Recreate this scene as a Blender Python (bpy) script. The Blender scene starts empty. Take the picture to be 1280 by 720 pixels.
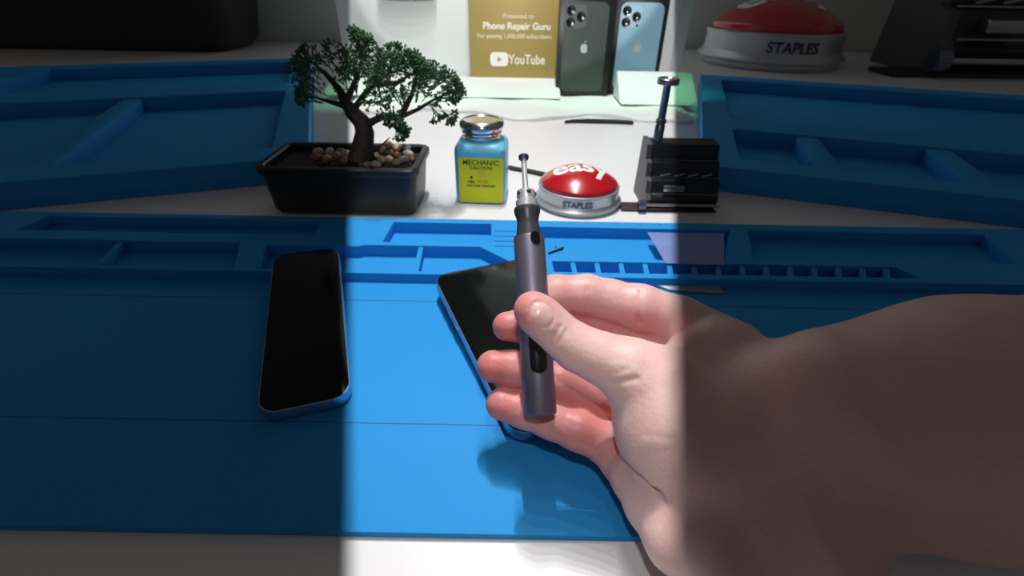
import bpy, bmesh, math, random
import numpy as np
from mathutils import Vector, Matrix, noise
from mathutils.geometry import interpolate_bezier

S = bpy.context.scene
COL = S.collection
random.seed(7)
PI = math.pi

# ------------------------------------------------------------------ camera
H = 0.215
PITCH = math.radians(33.0)
ROLL = 0.018
F = 600.0
r0 = Vector((1, 0, 0)); u0 = Vector((0, math.sin(PITCH), math.cos(PITCH)))
FW = Vector((0, math.cos(PITCH), -math.sin(PITCH)))
RT = (r0 * math.cos(ROLL) + u0 * math.sin(ROLL)).normalized()
UP = (-r0 * math.sin(ROLL) + u0 * math.cos(ROLL)).normalized()
CAM = Vector((0, 0, H))
cd = bpy.data.cameras.new('camera')
cam = bpy.data.objects.new('camera', cd); COL.objects.link(cam)
cd.sensor_width = 36.0; cd.lens = 36.0 * F / 1280.0
cd.clip_start = 0.01; cd.clip_end = 50
cd.dof.use_dof = True; cd.dof.focus_distance = 0.235; cd.dof.aperture_fstop = 14
Mx = Matrix((RT, UP, -FW)).transposed().to_4x4(); Mx.translation = CAM
cam.matrix_world = Mx
S.camera = cam

def W(px, py, h=0.0):
    """point on the horizontal plane z=h seen at a photo pixel"""
    d = FW + RT * ((px - 640) / F) - UP * ((py - 360) / F)
    t = (h - H) / d.z
    return CAM + d * t

def D(px, py, z):
    """point at forward distance z"""
    return CAM + FW * z + RT * ((px - 640) / F * z) - UP * ((py - 360) / F * z)

def AY(px, py, Y):
    """point on the upright plane y=Y"""
    d = FW + RT * ((px - 640) / F) - UP * ((py - 360) / F)
    return CAM + d * (Y / d.y)

# ------------------------------------------------------------------ materials
def mat(name, col, rough=0.5, metal=0.0, var=0.0, vscale=60, bump=0.0, bscale=400, spec=0.5,
        coat=0.0, sss=0.0, alpha=1.0, trans=0.0, emit=None, estr=0.0, aniso=0.0):
    m = bpy.data.materials.new(name); m.use_nodes = True
    nt = m.node_tree; b = nt.nodes['Principled BSDF']
    b.inputs['Base Color'].default_value = (*col, 1)
    b.inputs['Roughness'].default_value = rough
    b.inputs['Metallic'].default_value = metal
    b.inputs['Specular IOR Level'].default_value = spec
    b.inputs['Coat Weight'].default_value = coat
    b.inputs['Coat Roughness'].default_value = 0.05
    b.inputs['Alpha'].default_value = alpha
    b.inputs['Transmission Weight'].default_value = trans
    if emit:
        b.inputs['Emission Color'].default_value = (*emit, 1)
        b.inputs['Emission Strength'].default_value = estr
    if sss:
        b.inputs['Subsurface Weight'].default_value = sss
        b.inputs['Subsurface Radius'].default_value = (1.0, 0.35, 0.2)
        b.inputs['Subsurface Scale'].default_value = 0.004
    tc = nt.nodes.new('ShaderNodeTexCoord')
    n = nt.nodes.new('ShaderNodeTexNoise'); n.inputs['Scale'].default_value = vscale
    n.inputs['Detail'].default_value = 4
    nt.links.new(tc.outputs['Object'], n.inputs['Vector'])
    mx = nt.nodes.new('ShaderNodeMix'); mx.data_type = 'RGBA'
    v = max(var, 0.01)
    mx.inputs['A'].default_value = (*[c * (1 - v) for c in col], 1)
    mx.inputs['B'].default_value = (*[min(1, c * (1 + v)) for c in col], 1)
    nt.links.new(n.outputs['Fac'], mx.inputs['Factor'])
    nt.links.new(mx.outputs['Result'], b.inputs['Base Color'])
    if bump:
        n2 = nt.nodes.new('ShaderNodeTexNoise'); n2.inputs['Scale'].default_value = bscale
        n2.inputs['Detail'].default_value = 5
        nt.links.new(tc.outputs['Object'], n2.inputs['Vector'])
        bp = nt.nodes.new('ShaderNodeBump'); bp.inputs['Strength'].default_value = bump
        bp.inputs['Distance'].default_value = 0.001
        nt.links.new(n2.outputs['Fac'], bp.inputs['Height'])
        nt.links.new(bp.outputs['Normal'], b.inputs['Normal'])
    return m

M = {}
M['desk'] = mat('desk_white', (0.80, 0.80, 0.82), 0.35, var=0.02, vscale=6)
M['wall'] = mat('wall_paint', (0.62, 0.66, 0.66), 0.8, var=0.03, vscale=3)
M['board'] = mat('backdrop_board', (0.80, 0.87, 0.85), 0.55, var=0.04, vscale=2.5)
M['blue'] = mat('blue_silicone', (0.026, 0.300, 0.72), 0.6, var=0.05, vscale=14, bump=0.10, bscale=900, spec=0.12)
M['bluedk'] = mat('blue_silicone_groove', (0.01, 0.12, 0.40), 0.6)
M['white'] = mat('white_card', (0.80, 0.83, 0.82), 0.6, var=0.02, vscale=8)
M['paper'] = mat('white_paper', (0.78, 0.82, 0.80), 0.7, var=0.03, vscale=12)
M['gold'] = mat('gold_plate', (0.40, 0.30, 0.09), 0.45, metal=0.1, var=0.10, vscale=4)
M['goldtext'] = mat('etched_pale_text', (0.75, 0.70, 0.50), 0.5)
M['whitetext'] = mat('white_print', (0.85, 0.86, 0.82), 0.5)
M['blackcard'] = mat('black_carton', (0.012, 0.014, 0.016), 0.35, var=0.1, spec=0.4)
M['gphone'] = mat('print_dark_green', (0.045, 0.062, 0.055), 0.4, var=0.25, vscale=9)
M['bphone'] = mat('print_sierra_blue', (0.22, 0.40, 0.52), 0.35, var=0.10, vscale=9)
M['lensbk'] = mat('print_lens_black', (0.008, 0.009, 0.012), 0.15, coat=0.6)
M['camgrey'] = mat('print_camera_grey', (0.10, 0.115, 0.11), 0.3, var=0.2)
M['camblue'] = mat('print_camera_blue', (0.28, 0.45, 0.56), 0.3, var=0.1)
M['logosil'] = mat('print_logo_silver', (0.42, 0.47, 0.47), 0.3, metal=0.0)
M['chrome'] = mat('chrome', (0.76, 0.76, 0.78), 0.20, metal=1.0)
M['steel'] = mat('brushed_steel', (0.42, 0.43, 0.46), 0.30, metal=1.0, bump=0.1, bscale=700)
M['steeldk'] = mat('blued_steel', (0.16, 0.19, 0.25), 0.28, metal=0.9)
M['silver'] = mat('silver_plastic', (0.50, 0.52, 0.55), 0.33, metal=0.55, var=0.02)
M['red'] = mat('red_gloss_plastic', (0.50, 0.004, 0.012), 0.25, coat=0.7, spec=0.6)
M['navytext'] = mat('dark_navy_print', (0.02, 0.035, 0.07), 0.5)
M['bottle'] = mat('sky_blue_plastic', (0.16, 0.55, 0.80), 0.38, var=0.03, sss=0.0, coat=0.15)
M['label'] = mat('yellow_label', (0.72, 0.76, 0.005), 0.5, var=0.03)
M['blackprint'] = mat('black_print', (0.012, 0.012, 0.012), 0.5)
M['redprint'] = mat('orange_red_print', (0.75, 0.10, 0.01), 0.5)
M['pot'] = mat('black_glazed_ceramic', (0.018, 0.018, 0.020), 0.42, var=0.15, bump=0.15, bscale=120, spec=0.45)
M['soil'] = mat('dark_soil', (0.03, 0.022, 0.016), 0.95, var=0.4, bump=0.8, bscale=300)
M['bark'] = mat('dark_bark', (0.030, 0.021, 0.017), 0.8, var=0.4, bump=0.8, bscale=260)
M['leaf'] = mat('dark_green_foliage', (0.022, 0.090, 0.026), 0.55, var=0.5, vscale=45)
M['rackblk'] = mat('black_plastic', (0.016, 0.017, 0.020), 0.4, var=0.1, bump=0.1)
M['rackgry'] = mat('charcoal_plastic', (0.075, 0.080, 0.085), 0.45, var=0.1, bump=0.15)
M['blackmatte'] = mat('black_matte_nylon', (0.010, 0.011, 0.013), 0.5)
M['screen'] = mat('black_glass', (0.004, 0.005, 0.005), 0.14, spec=0.22)
M['pframe'] = mat('pale_blue_aluminium', (0.30, 0.44, 0.62), 0.3, metal=0.8)
M['penbody'] = mat('gunmetal_anodised', (0.21, 0.20, 0.265), 0.42, metal=0.7, bump=0.05, bscale=900)
M['penneck'] = mat('dark_rubberised_grip', (0.045, 0.045, 0.056), 0.36, spec=0.6)
M['brightsteel'] = mat('satin_bright_steel', (0.78, 0.78, 0.80), 0.38, metal=0.55)
M['penblk'] = mat('gloss_black_button', (0.006, 0.006, 0.007), 0.15, coat=0.4)
M['film'] = mat('lilac_plastic_film', (0.28, 0.36, 0.70), 0.25, var=0.05, alpha=0.72)
M['grey'] = mat('grey_plate', (0.30, 0.34, 0.37), 0.4, metal=0.3)
M['prgrey'] = mat('print_grey', (0.22, 0.26, 0.29), 0.6, var=0.1)
M['prbrown'] = mat('print_brown', (0.12, 0.09, 0.07), 0.6, var=0.5, vscale=200)
M['wood'] = mat('dark_brown_wood', (0.022, 0.012, 0.010), 0.5, var=0.3)
PEB = [mat('pebble_%s' % n, c, 0.5, var=0.25, vscale=120) for n, c in (
    ('tan', (0.42, 0.31, 0.19)), ('brown', (0.20, 0.11, 0.07)), ('cream', (0.62, 0.54, 0.40)),
    ('grey', (0.30, 0.29, 0.27)), ('white', (0.70, 0.66, 0.60)), ('rust', (0.30, 0.10, 0.05)))]
PEBN = ['tan', 'brown', 'cream', 'grey', 'white', 'rust brown']

# ------------------------------------------------------------------ object helpers
def link(name, me, m=None, parent=None, smooth=False, angle=None):
    o = bpy.data.objects.new(name, me); COL.objects.link(o)
    if m is not None:
        me.materials.clear(); me.materials.append(m)
    if parent is not None: o.parent = parent
    if smooth:
        for p in me.polygons: p.use_smooth = True
        if angle: me.set_sharp_from_angle(angle=math.radians(angle))
    return o

def obj(name, bm, m, parent=None, smooth=True, angle=35):
    me = bpy.data.meshes.new(name)
    bmesh.ops.recalc_face_normals(bm, faces=bm.faces)
    bm.to_mesh(me); bm.free()
    return link(name, me, m, parent, smooth, angle)

def tag(o, label=None, cat=None, group=None, kind=None):
    if label: o['label'] = label
    if cat: o['category'] = cat
    if group: o['group'] = group
    if kind: o['kind'] = kind
    return o

def thing(name, label, cat, loc=(0, 0, 0), rz=0, group=None):
    o = bpy.data.objects.new(name, None); COL.objects.link(o)
    o.empty_display_size = 0.01
    o.location = loc; o.rotation_euler = (0, 0, rz)
    return tag(o, label, cat, group)

def kids(o): return [c for c in bpy.data.objects if c.parent == o]

def copy_tree(o, parent=None):
    c = o.copy(); COL.objects.link(c); c.parent = parent
    for ch in kids(o): copy_tree(ch, c)
    return c

def box(bm, c, s, rot=None, bev=0.0, seg=2):
    r = bmesh.ops.create_cube(bm, size=1.0)
    vs = r['verts']
    bmesh.ops.scale(bm, vec=s, verts=vs)
    if bev:
        es = list({e for v in vs for e in v.link_edges})
        rr = bmesh.ops.bevel(bm, geom=es, offset=bev, segments=seg, affect='EDGES', profile=0.5)
        vs = list({v for f in rr['faces'] for v in f.verts} | {v for v in vs if v.is_valid})
    if rot is not None: bmesh.ops.rotate(bm, verts=vs, cent=(0, 0, 0), matrix=rot)
    bmesh.ops.translate(bm, vec=c, verts=vs)
    return vs

def lathe(bm, prof, n=48, cx=0, cy=0):
    rings = []
    for (r, z) in prof:
        if r < 1e-6: rings.append([bm.verts.new((cx, cy, z))])
        else: rings.append([bm.verts.new((cx + r * math.cos(2 * PI * i / n), cy + r * math.sin(2 * PI * i / n), z)) for i in range(n)])
    for a, b in zip(rings, rings[1:]):
        if len(a) == 1 and len(b) == 1: continue
        for i in range(n):
            j = (i + 1) % n
            if len(a) == 1: bm.faces.new((a[0], b[i], b[j]))
            elif len(b) == 1: bm.faces.new((a[i], a[j], b[0]))
            else: bm.faces.new((a[i], a[j], b[j], b[i]))
    if len(rings[0]) > 1: bm.faces.new(rings[0])
    if len(rings[-1]) > 1: bm.faces.new(rings[-1])

def tube(bm, pts, rads, n=8, cap=True):
    pts = [Vector(p) for p in pts]
    rings = []
    prev = None
    for i, p in enumerate(pts):
        if i == 0: t = pts[1] - p
        elif i == len(pts) - 1: t = p - pts[i - 1]
        else: t = pts[i + 1] - pts[i - 1]
        t.normalize()
        if prev is None:
            a = Vector((0, 0, 1)) if abs(t.z) < 0.9 else Vector((1, 0, 0))
            x = t.cross(a).normalized()
        else:
            x = (prev - t * prev.dot(t)).normalized()
        prev = x
        y = t.cross(x)
        rr = rads[i] if hasattr(rads, '__len__') else rads
        rings.append([bm.verts.new(p + (x * math.cos(2 * PI * k / n) + y * math.sin(2 * PI * k / n)) * rr) for k in range(n)])
    for a, b in zip(rings, rings[1:]):
        for k in range(n):
            bm.faces.new((a[k], a[(k + 1) % n], b[(k + 1) % n], b[k]))
    if cap:
        bm.faces.new(rings[0]); bm.faces.new(rings[-1])

def rrect(w, h, r, seg=6, cx=0, cy=0):
    pts = []
    for (sx, sy, a0) in ((1, 1, 0), (-1, 1, PI / 2), (-1, -1, PI), (1, -1, 1.5 * PI)):
        for k in range(seg + 1):
            a = a0 + k / seg * PI / 2
            pts.append((cx + sx * (w / 2 - r) + r * math.cos(a), cy + sy * (h / 2 - r) + r * math.sin(a)))
    return pts

def prism(bm, pts, z0, z1, bev=0.0):
    """outline in xy lifted from z0 to z1, with a soft rim"""
    n = len(pts)
    cx = sum(p[0] for p in pts) / n; cy = sum(p[1] for p in pts) / n
    def inset(d):
        out = []
        for i in range(n):
            p0 = Vector(pts[i - 1]); p = Vector(pts[i]); p1 = Vector(pts[(i + 1) % n])
            e = ((p - p0).normalized() + (p1 - p).normalized())
            if e.length < 1e-9: out.append(p); continue
            e.normalize(); nrm = Vector((-e.y, e.x))
            out.append(p + nrm * d)
        return out
    area = sum(pts[i][0] * pts[(i + 1) % n][1] - pts[(i + 1) % n][0] * pts[i][1] for i in range(n))
    sg = 1 if area > 0 else -1
    if bev:
        lv = [(0 if False else bev, z0), (0.3 * bev, z0 + 0.3 * bev), (0, z0 + bev), (0, z1 - bev), (0.3 * bev, z1 - 0.3 * bev), (bev, z1)]
    else: lv = [(0, z0), (0, z1)]
    rings = [[bm.verts.new((q[0], q[1], z)) for q in inset(d * sg)] for d, z in lv]
    for a, b in zip(rings, rings[1:]):
        for i in range(n): bm.faces.new((a[i], a[(i + 1) % n], b[(i + 1) % n], b[i]))
    bm.faces.new(rings[0]); bm.faces.new(rings[-1])

def curve_plate(name, loops, z0, z1, m, parent=None, bev=0.0):
    """plate with holes: first loop outside, the others cut out of it"""
    cu = bpy.data.curves.new(name, 'CURVE'); cu.dimensions = '2D'; cu.fill_mode = 'BOTH'
    for lp in loops:
        sp = cu.splines.new('POLY'); sp.points.add(len(lp) - 1)
        for i, p in enumerate(lp): sp.points[i].co = (p[0], p[1], 0, 1)
        sp.use_cyclic_u = True
    cu.extrude = (z1 - z0) / 2 - bev
    cu.bevel_depth = bev; cu.bevel_resolution = 2; cu.offset = -bev
    o = bpy.data.objects.new(name, cu); COL.objects.link(o)
    bpy.context.view_layer.update()
    me = bpy.data.meshes.new_from_object(o.evaluated_get(bpy.context.evaluated_depsgraph_get()))
    bpy.data.objects.remove(o)
    for v in me.vertices: v.co.z += (z0 + z1) / 2
    r = link(name, me, m, parent, True, 35)
    return r

FONTC = {}
def text_mesh(s, size, extr=0.0, align='CENTER', bold=0.0, shear=0.0, xs=1.0):
    cu = bpy.data.curves.new('txt', 'FONT'); cu.body = s; cu.size = size
    cu.align_x = align; cu.align_y = 'CENTER'; cu.extrude = extr; cu.offset = bold; cu.shear = shear
    o = bpy.data.objects.new('txt', cu); COL.objects.link(o)
    bpy.context.view_layer.update()
    me = bpy.data.meshes.new_from_object(o.evaluated_get(bpy.context.evaluated_depsgraph_get()))
    bpy.data.objects.remove(o)
    for v in me.vertices: v.co.x *= xs
    return me

def text_on(name, s, size, m, parent, loc, rot=(PI / 2, 0, 0), bold=0.0, xs=1.0, extr=0.0001, shear=0.0):
    me = text_mesh(s, size, extr, bold=bold, xs=xs, shear=shear)
    o = link(name, me, m, parent)
    o.location = loc; o.rotation_euler = rot
    return o

# ------------------------------------------------------------------ setting
bm = bmesh.new(); box(bm, (0, 0.93, -0.02), (5.0, 2.1, 0.04), bev=0.004)
desk = tag(obj('desk', bm, M['desk']), 'wide white desk top everything on the bench stands on', 'desk')
for nm, c, s in (('wall_back', (0, 2.02, 0.5), (5.4, 0.06, 2.6)), ):
    bm = bmesh.new(); box(bm, c, s)
    tag(obj(nm, bm, M['wall']), kind='structure')
# trestle legs are out of view; floor under the desk
bm = bmesh.new(); box(bm, (0, 0.8, -0.77), (5.4, 3.4, 0.04)); tag(obj('floor', bm, M['wall']), kind='structure')
for x in (-2.3, 2.3):
    for y in (0.1, 1.7):
        bm = bmesh.new(); box(bm, (x, y, -0.395), (0.06, 0.06, 0.71), bev=0.004); obj('leg', bm, M['white'], desk)
# backdrop board behind the plaque
BY = 1.27
xl = AY(428, 60, BY).x; xr = AY(856, 60, BY).x
bm = bmesh.new(); box(bm, ((xl + xr) / 2, BY + 0.006, 0.2), (xr - xl, 0.012, 0.4), bev=0.001)
tag(obj('backdrop_board', bm, M['board']), 'pale grey-green upright backdrop board behind the gold plaque', 'board')

# ------------------------------------------------------------------ main repair mat
def yline(py, h): return W(640, py, h).y
def xat(px, py, h): return W(px, py, h).x
FL = 0.0010     # pocket floor
BT = 0.0042     # flat pad top
TT = 0.0125     # tray block top
mroot = thing('repair_mat', 'wide blue silicone repair mat under the phones with a tray block at its back', 'repair mat', (0, 0, 0))
mx0, mx1 = -0.60, 0.60
yf = yline(668.5, BT); yb = yline(275, TT)
yblk = yline(344.5, TT)
bm = bmesh.new()
prism(bm, [(mx0, yblk - .004), (mx1, yblk - .004), (mx1, yb), (mx0, yb)], 0.0002, FL)
obj('tray_floor', bm, M['blue'], mroot, False)
bm = bmesh.new()
prism(bm, [(mx0, yf), (mx1, yf), (mx1, yblk + .002), (mx0, yblk + .002)], 0.0002, BT, 0.0006)
obj('pad', bm, M['blue'], mroot)
def seg_line(y, w=0.0006, name='score_line'):
    bm = bmesh.new(); box(bm, ((mx0 + mx1) / 2, y, BT + 0.00008), (mx1 - mx0 - 0.004, w, 0.00016)); obj(name, bm, M['bluedk'], mroot, False)
seg_line(yline(378.5, BT)); seg_line(yline(532, BT))
def PX(px, py): 
    p = W(px, py + (px - 640) * 0.018, TT); return (p.x, p.y)
holes = [
    [PX(492, 280), PX(614, 280), PX(614, 305), PX(478, 305)],                                   # back left pocket
    [PX(648, 282.5), PX(912, 282.5), PX(905, 321.5), PX(664, 321.5), PX(648, 306)],             # long back pocket
    [PX(332, 311), PX(448, 311), PX(456, 309), PX(600, 309), PX(640, 328), PX(640, 341), PX(325, 341)],  # front left pocket
    [PX(690, 325), PX(1120, 325), PX(1150, 338.5), PX(693, 338.5)],                             # slot row
    [PX(60, 280), PX(400, 280), PX(392, 298), PX(20, 298)],
    [PX(-20, 309), PX(300, 309), PX(292, 341), PX(-90, 341)],
    [PX(935, 282.5), PX(1230, 282.5), PX(1275, 318), PX(942, 318)],
]
blk = curve_plate('tray_block', [[(mx0, yblk), (mx1, yblk), (mx1, yb), (mx0, yb)]] + holes, FL - 0.0005, TT, M['blue'], mroot, bev=0.0006)
# dividers inside pockets
def divider(pxa, pya, pxb, pyb, w, top):
    a = W(pxa, pya + (pxa - 640) * .018, TT); b = W(pxb, pyb + (pxb - 640) * .018, TT)
    a.z = b.z = 0
    d = (b - a); L = d.length; ang = math.atan2(d.y, d.x)
    bm = bmesh.new(); box(bm, (0, 0, 0), (L, w, top - FL), bev=0.0005)
    c = (a + b) / 2
    o = obj('divider', bm, M['blue'], mroot); o.location = (c.x, c.y, (top + FL) / 2 - 0.0002); o.rotation_euler.z = ang
divider(526, 308.5, 519, 341, 0.0045, TT - 0.0012)
divider(150, 309, 120, 341, 0.0045, TT - 0.0012)
for k in range(14):
    px = 716 + k * 30.2
    divider(px, 324.5, px + 3, 339, 0.0042, TT - 0.0012)
for k in range(4):
    y = 289 + k * 5.5
    a = PX(618, y); b = PX(645, y + 1.5 * k)
    bm = bmesh.new(); box(bm, ((a[0] + b[0]) / 2, (a[1] + b[1]) / 2, TT + 0.0003), (b[0] - a[0], 0.0016, 0.0008), bev=0.0003)
    obj('ridge', bm, M['blue'], mroot)
for px in (672, 690, 712, 733, 770, 800, 824):     # little pips along the back rim
    p = PX(px, 277.5)
    bm = bmesh.new(); lathe(bm, [(0, TT - .0003), (0.0009, TT - .0003), (0.0009, TT + 0.0002), (0, TT + 0.0003)], 10, p[0], p[1]); obj('pip', bm, M['bluedk'], mroot)

# ------------------------------------------------------------------ wing mats (angled in on either side)
def wing(side, pxin, pynear, pyfar, label, pockets, divs, ht=0.030):
    a = W(pxin, pynear); b = W(pxin, pyfar)
    v = (b - a); v.z = 0; depth = v.length; v.normalize()
    u = Vector((-v.y, v.x, 0)) * (1 if side < 0 else -1)       # outward
    root = thing('tray_mat', label, 'tray mat', (a.x, a.y, 0))
    wd = 1.45
    def L(uu, vv):
        p = u * (uu * wd) + v * (vv * depth); return (p.x, p.y)
    outer = [L(0, 0), L(1, 0), L(1, 1), L(0, 1)]
    bm = bmesh.new(); prism(bm, outer, 0.0002, 0.006, 0.001); obj('pad', bm, M['blue'], root)
    curve_plate('tray_block', [outer] + [[L(*q) for q in p] for p in pockets], 0.0055, ht, M['blue'], root, bev=0.0015)
    for (u0_, v0, v1) in divs:
        p = L(u0_, v0); q = L(u0_, v1); d = Vector((q[0] - p[0], q[1] - p[1], 0))
        bm = bmesh.new(); box(bm, (0, 0, 0), (d.length, 0.03, ht - 0.009), bev=0.002)
        o = obj('divider', bm, M['blue'], root); o.location = ((p[0] + q[0]) / 2, (p[1] + q[1]) / 2, 0.006 + (ht - 0.009) / 2); o.rotation_euler.z = math.atan2(d.y, d.x)
    return root
wing(-1, 392, 226, 88, 'blue silicone tray mat in dim light at left, angled behind the repair mat',
     [[(0.03, 0.60), (0.42, 0.60), (0.37, 0.93), (0.03, 0.93)], [(0.03, 0.06), (0.97, 0.06), (0.97, 0.50), (0.03, 0.50)]],
     [(0.2, 0.06, 0.50), (0.62, 0.06, 0.5)])
wing(1, 872, 236, 110, 'blue silicone tray mat in dim light at right, angled behind the repair mat',
     [[(0.03, 0.38), (0.97, 0.38), (0.97, 0.92), (0.03, 0.92)], [(0.03, 0.06), (0.97, 0.06), (0.97, 0.28), (0.03, 0.28)]],
     [(0.1 + 0.11 * k, 0.06, 0.28) for k in range(8)])

# ------------------------------------------------------------------ phones lying on the mat
def make_phone(name, label, p_tl, p_bl, width, group=None, k=1.08):
    p_tl = Vector(p_tl); p_bl = Vector(p_bl)
    dv = (p_bl - p_tl); dv.z = 0; L = dv.length; dv.normalize()
    w = Vector((-dv.y, dv.x, 0))
    if w.y < 0 and w.x < 0: w = -w
    c = p_tl + dv * L / 2 + w * width / 2
    ang = math.atan2(w.y, w.x)
    root = thing(name, label, 'phone', (c.x, c.y, BT + (TT - BT) * k / 2 + 0.0004), ang, group)
    root.rotation_euler = Matrix.Rotation(ang, 3, 'Z').__matmul__(Matrix.Rotation(math.asin((TT - BT) * k / L), 3, 'X')).to_euler()
    T = 0.0078
    bm = bmesh.new(); prism(bm, rrect(width, L, 0.0115, 8), 0, T, 0.0009); obj('frame', bm, M['pframe'], root)
    bm = bmesh.new(); prism(bm, rrect(width - 0.0016, L - 0.0016, 0.0108, 8), T - 0.0003, T + 0.0004, 0.0003); obj('screen', bm, M['screen'], root)
    for yy, ll in ((L / 2 - 0.031, 0.006), (L / 2 - 0.045, 0.010), (L / 2 - 0.059, 0.010)):
        bm = bmesh.new(); box(bm, (-width / 2 - 0.0001, yy, T / 2), (0.0010, ll, 0.003), bev=0.0004); obj('side_button', bm, M['pframe'], root)
    bm = bmesh.new(); box(bm, (0, L / 2 - 0.0025, T + 0.00045), (0.012, 0.0012, 0.0002)); obj('earpiece', bm, M['blackmatte'], root)
    return root
tl = W(541, 345, TT + .008); bl = W(641, 547, BT + .008)
make_phone('smartphone', 'black-screened smartphone with pale blue frame lying under the hand', tl, bl, 0.078)
tl2 = W(343, 323, TT + .008); bl2 = W(320, 520, BT + .008)
o = make_phone('smartphone', 'black-screened smartphone in dim light, left on the repair mat', (tl2.x, tl2.y, 0), (bl2.x, bl2.y, 0), 0.050, k=1.35)
print('phone lengths', (tl - bl).length, (tl2 - bl2).length)

# ------------------------------------------------------------------ potted bonsai
X0, X1, Y0, Y1 = -0.252, -0.103, 0.464, 0.540
pr = thing('potted_bonsai', 'bonsai tree with feathery green foliage in a black rectangular pot beside the blue bottle', 'potted plant', ((X0 + X1) / 2, (Y0 + Y1) / 2, 0))
pw, pd = X1 - X0, Y1 - Y0
bm = bmesh.new()
lv = [(-0.006, 0.0), (-0.003, 0.002), (0, 0.006), (0.0035, 0.042), (0.0035, 0.044), (0.0065, 0.045), (0.0075, 0.047), (0.0075, 0.052), (0.006, 0.0535),
      (0.001, 0.0535), (-0.0005, 0.052), (-0.001, 0.043), (-0.004, 0.042)]
rings = []
for d, z in lv:
    rings.append([bm.verts.new((x, y, z)) for x, y in rrect(pw + 2 * d, pd + 2 * d, 0.009 + d * 0.5, 6)])
for a, b in zip(rings, rings[1:]):
    for i in range(len(a)): bm.faces.new((a[i], a[(i + 1) % len(a)], b[(i + 1) % len(a)], b[i]))
bm.faces.new(rings[0]); bm.faces.new(rings[-1])
obj('pot', bm, M['pot'], pr)
bm = bmesh.new(); prism(bm, rrect(pw - 0.004, pd - 0.004, 0.006, 4), 0.0425, 0.0455, 0.0005); obj('soil', bm, M['soil'], pr)
PC = Vector(((X0 + X1) / 2, (Y0 + Y1) / 2, 0))
def loc(px, py, Y): return AY(px, py, Y) - PC
TY = 0.500
trunk = [loc(452, 199, TY), loc(454, 180, TY), loc(456, 165, TY + .002), loc(452, 152, TY + .003), loc(441, 141, TY + .004), loc(432, 128, TY + .002), loc(424, 112, TY)]
bm = bmesh.new()
tube(bm, trunk, [0.0145, 0.0110, 0.0098, 0.0090, 0.0078, 0.0056, 0.0036], 12)
for (dx, dy) in ((-.012, -.006), (.011, -.008), (.014, .006), (-.013, .008), (0.002, -.013)):
    b = Vector(trunk[0]); tube(bm, [b + Vector((0, 0, .010)), b + Vector((dx * .6, dy * .6, 0.002)), b + Vector((dx * 1.3, dy * 1.3, -.004))], [0.005, 0.0035, 0.001], 7)
brs = [
    [(454, 160), (468, 152), (482, 147), (490, 156)],
    [(456, 156), (478, 145), (500, 147), (522, 137), (540, 126), (556, 118)],
    [(440, 140), (455, 118), (470, 104), (486, 92)],
    [(432, 128), (443, 104), (449, 86), (452, 72)],
    [(424, 112), (405, 90), (392, 80)],
    [(436, 134), (415, 128), (395, 122)],
    [(500, 147), (515, 118), (520, 98)],
    [(470, 104), (496, 104), (515, 92)],
]
ends = []
for bi, b in enumerate(brs):
    pts = [loc(x, y, TY + (0.012 * math.sin(bi * 2.1) * i / (len(b) - 1))) for i, (x, y) in enumerate(b)]
    tube(bm, pts, [0.0036 * (1 - 0.75 * i / (len(b) - 1)) for i in range(len(b))], 7)
    ends.append(pts)
# rotated snag at the trunk foot
tube(bm, [loc(462, 190, TY - .01), loc(474, 184, TY - .012), loc(487, 172, TY - .012)], [0.002, 0.0012, 0.0005], 6)
obj('trunk', bm, M['bark'], pr)

fol = bmesh.new()
def twig(p, d, L, depth, r):
    q = p + d * L
    mid = p + d * L * 0.5 + Vector([random.uniform(-1, 1) for _ in range(3)]) * L * 0.06
    tube(fol, [p, mid, q], [r, r * 0.9, r * 0.95], 4)
    if depth == 0:
        # a small bulbous tip
        tube(fol, [q - d * 0.0004, q + d * 0.0012, q + d * 0.0022], [0.0009, 0.00115, 0.0003], 5)
        return
    nb = 2 if random.random() < 0.6 else 3
    side = d.orthogonal().normalized(); side.rotate(Matrix.Rotation(random.uniform(0, 2 * PI), 3, d))
    for k in range(nb):
        a = (k - (nb - 1) / 2) * (0.85 if nb == 2 else 0.62) + random.uniform(-.14, .14)
        dd = d.copy(); dd.rotate(Matrix.Rotation(a, 3, side))
        dd = (dd + Vector([random.uniform(-1, 1) for _ in range(3)]) * 0.16 + Vector((0, 0, 0.05))).normalized()
        twig(q, dd, L * random.uniform(0.7, 0.95), depth - 1, max(r * 0.85, 0.00035))
blobs = [  # (px, py, spread_px, count): where the sprays grow
    (446, 84, 20, 11), (462, 100, 20, 11), (440, 112, 18, 9), (451, 72, 11, 6), (420, 86, 22, 10), (398, 100, 22, 10),
    (484, 104, 18, 12), (500, 92, 16, 10), (516, 100, 18, 12), (526, 106, 16, 11), (541, 114, 11, 8), (505, 122, 16, 10),
    (524, 128, 14, 8), (480, 126, 14, 9), (494, 145, 10, 6), (544, 128, 8, 4), (466, 128, 12, 6), (404, 120, 16, 6)]
for (bx, by, sp, n) in blobs:
    for k in range(int(n * .8)):
        a = random.uniform(0, 2 * PI); rr = sp * 0.6 * math.sqrt(random.random())
        y = TY + random.uniform(-1, 1) * 0.024
        p = loc(bx + rr * math.cos(a), by + rr * math.sin(a), y)
        cx, cy = (455, 125) if bx < 475 else (500, 135)
        out = (loc(bx + rr * math.cos(a), by + rr * math.sin(a) - 12, y) - loc(cx, cy, TY))
        d = (out.normalized() + Vector([random.uniform(-1, 1) for _ in range(3)]) * 0.6).normalized()
        twig(p, d, random.uniform(0.0055, 0.0078), 3, 0.00062)
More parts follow.
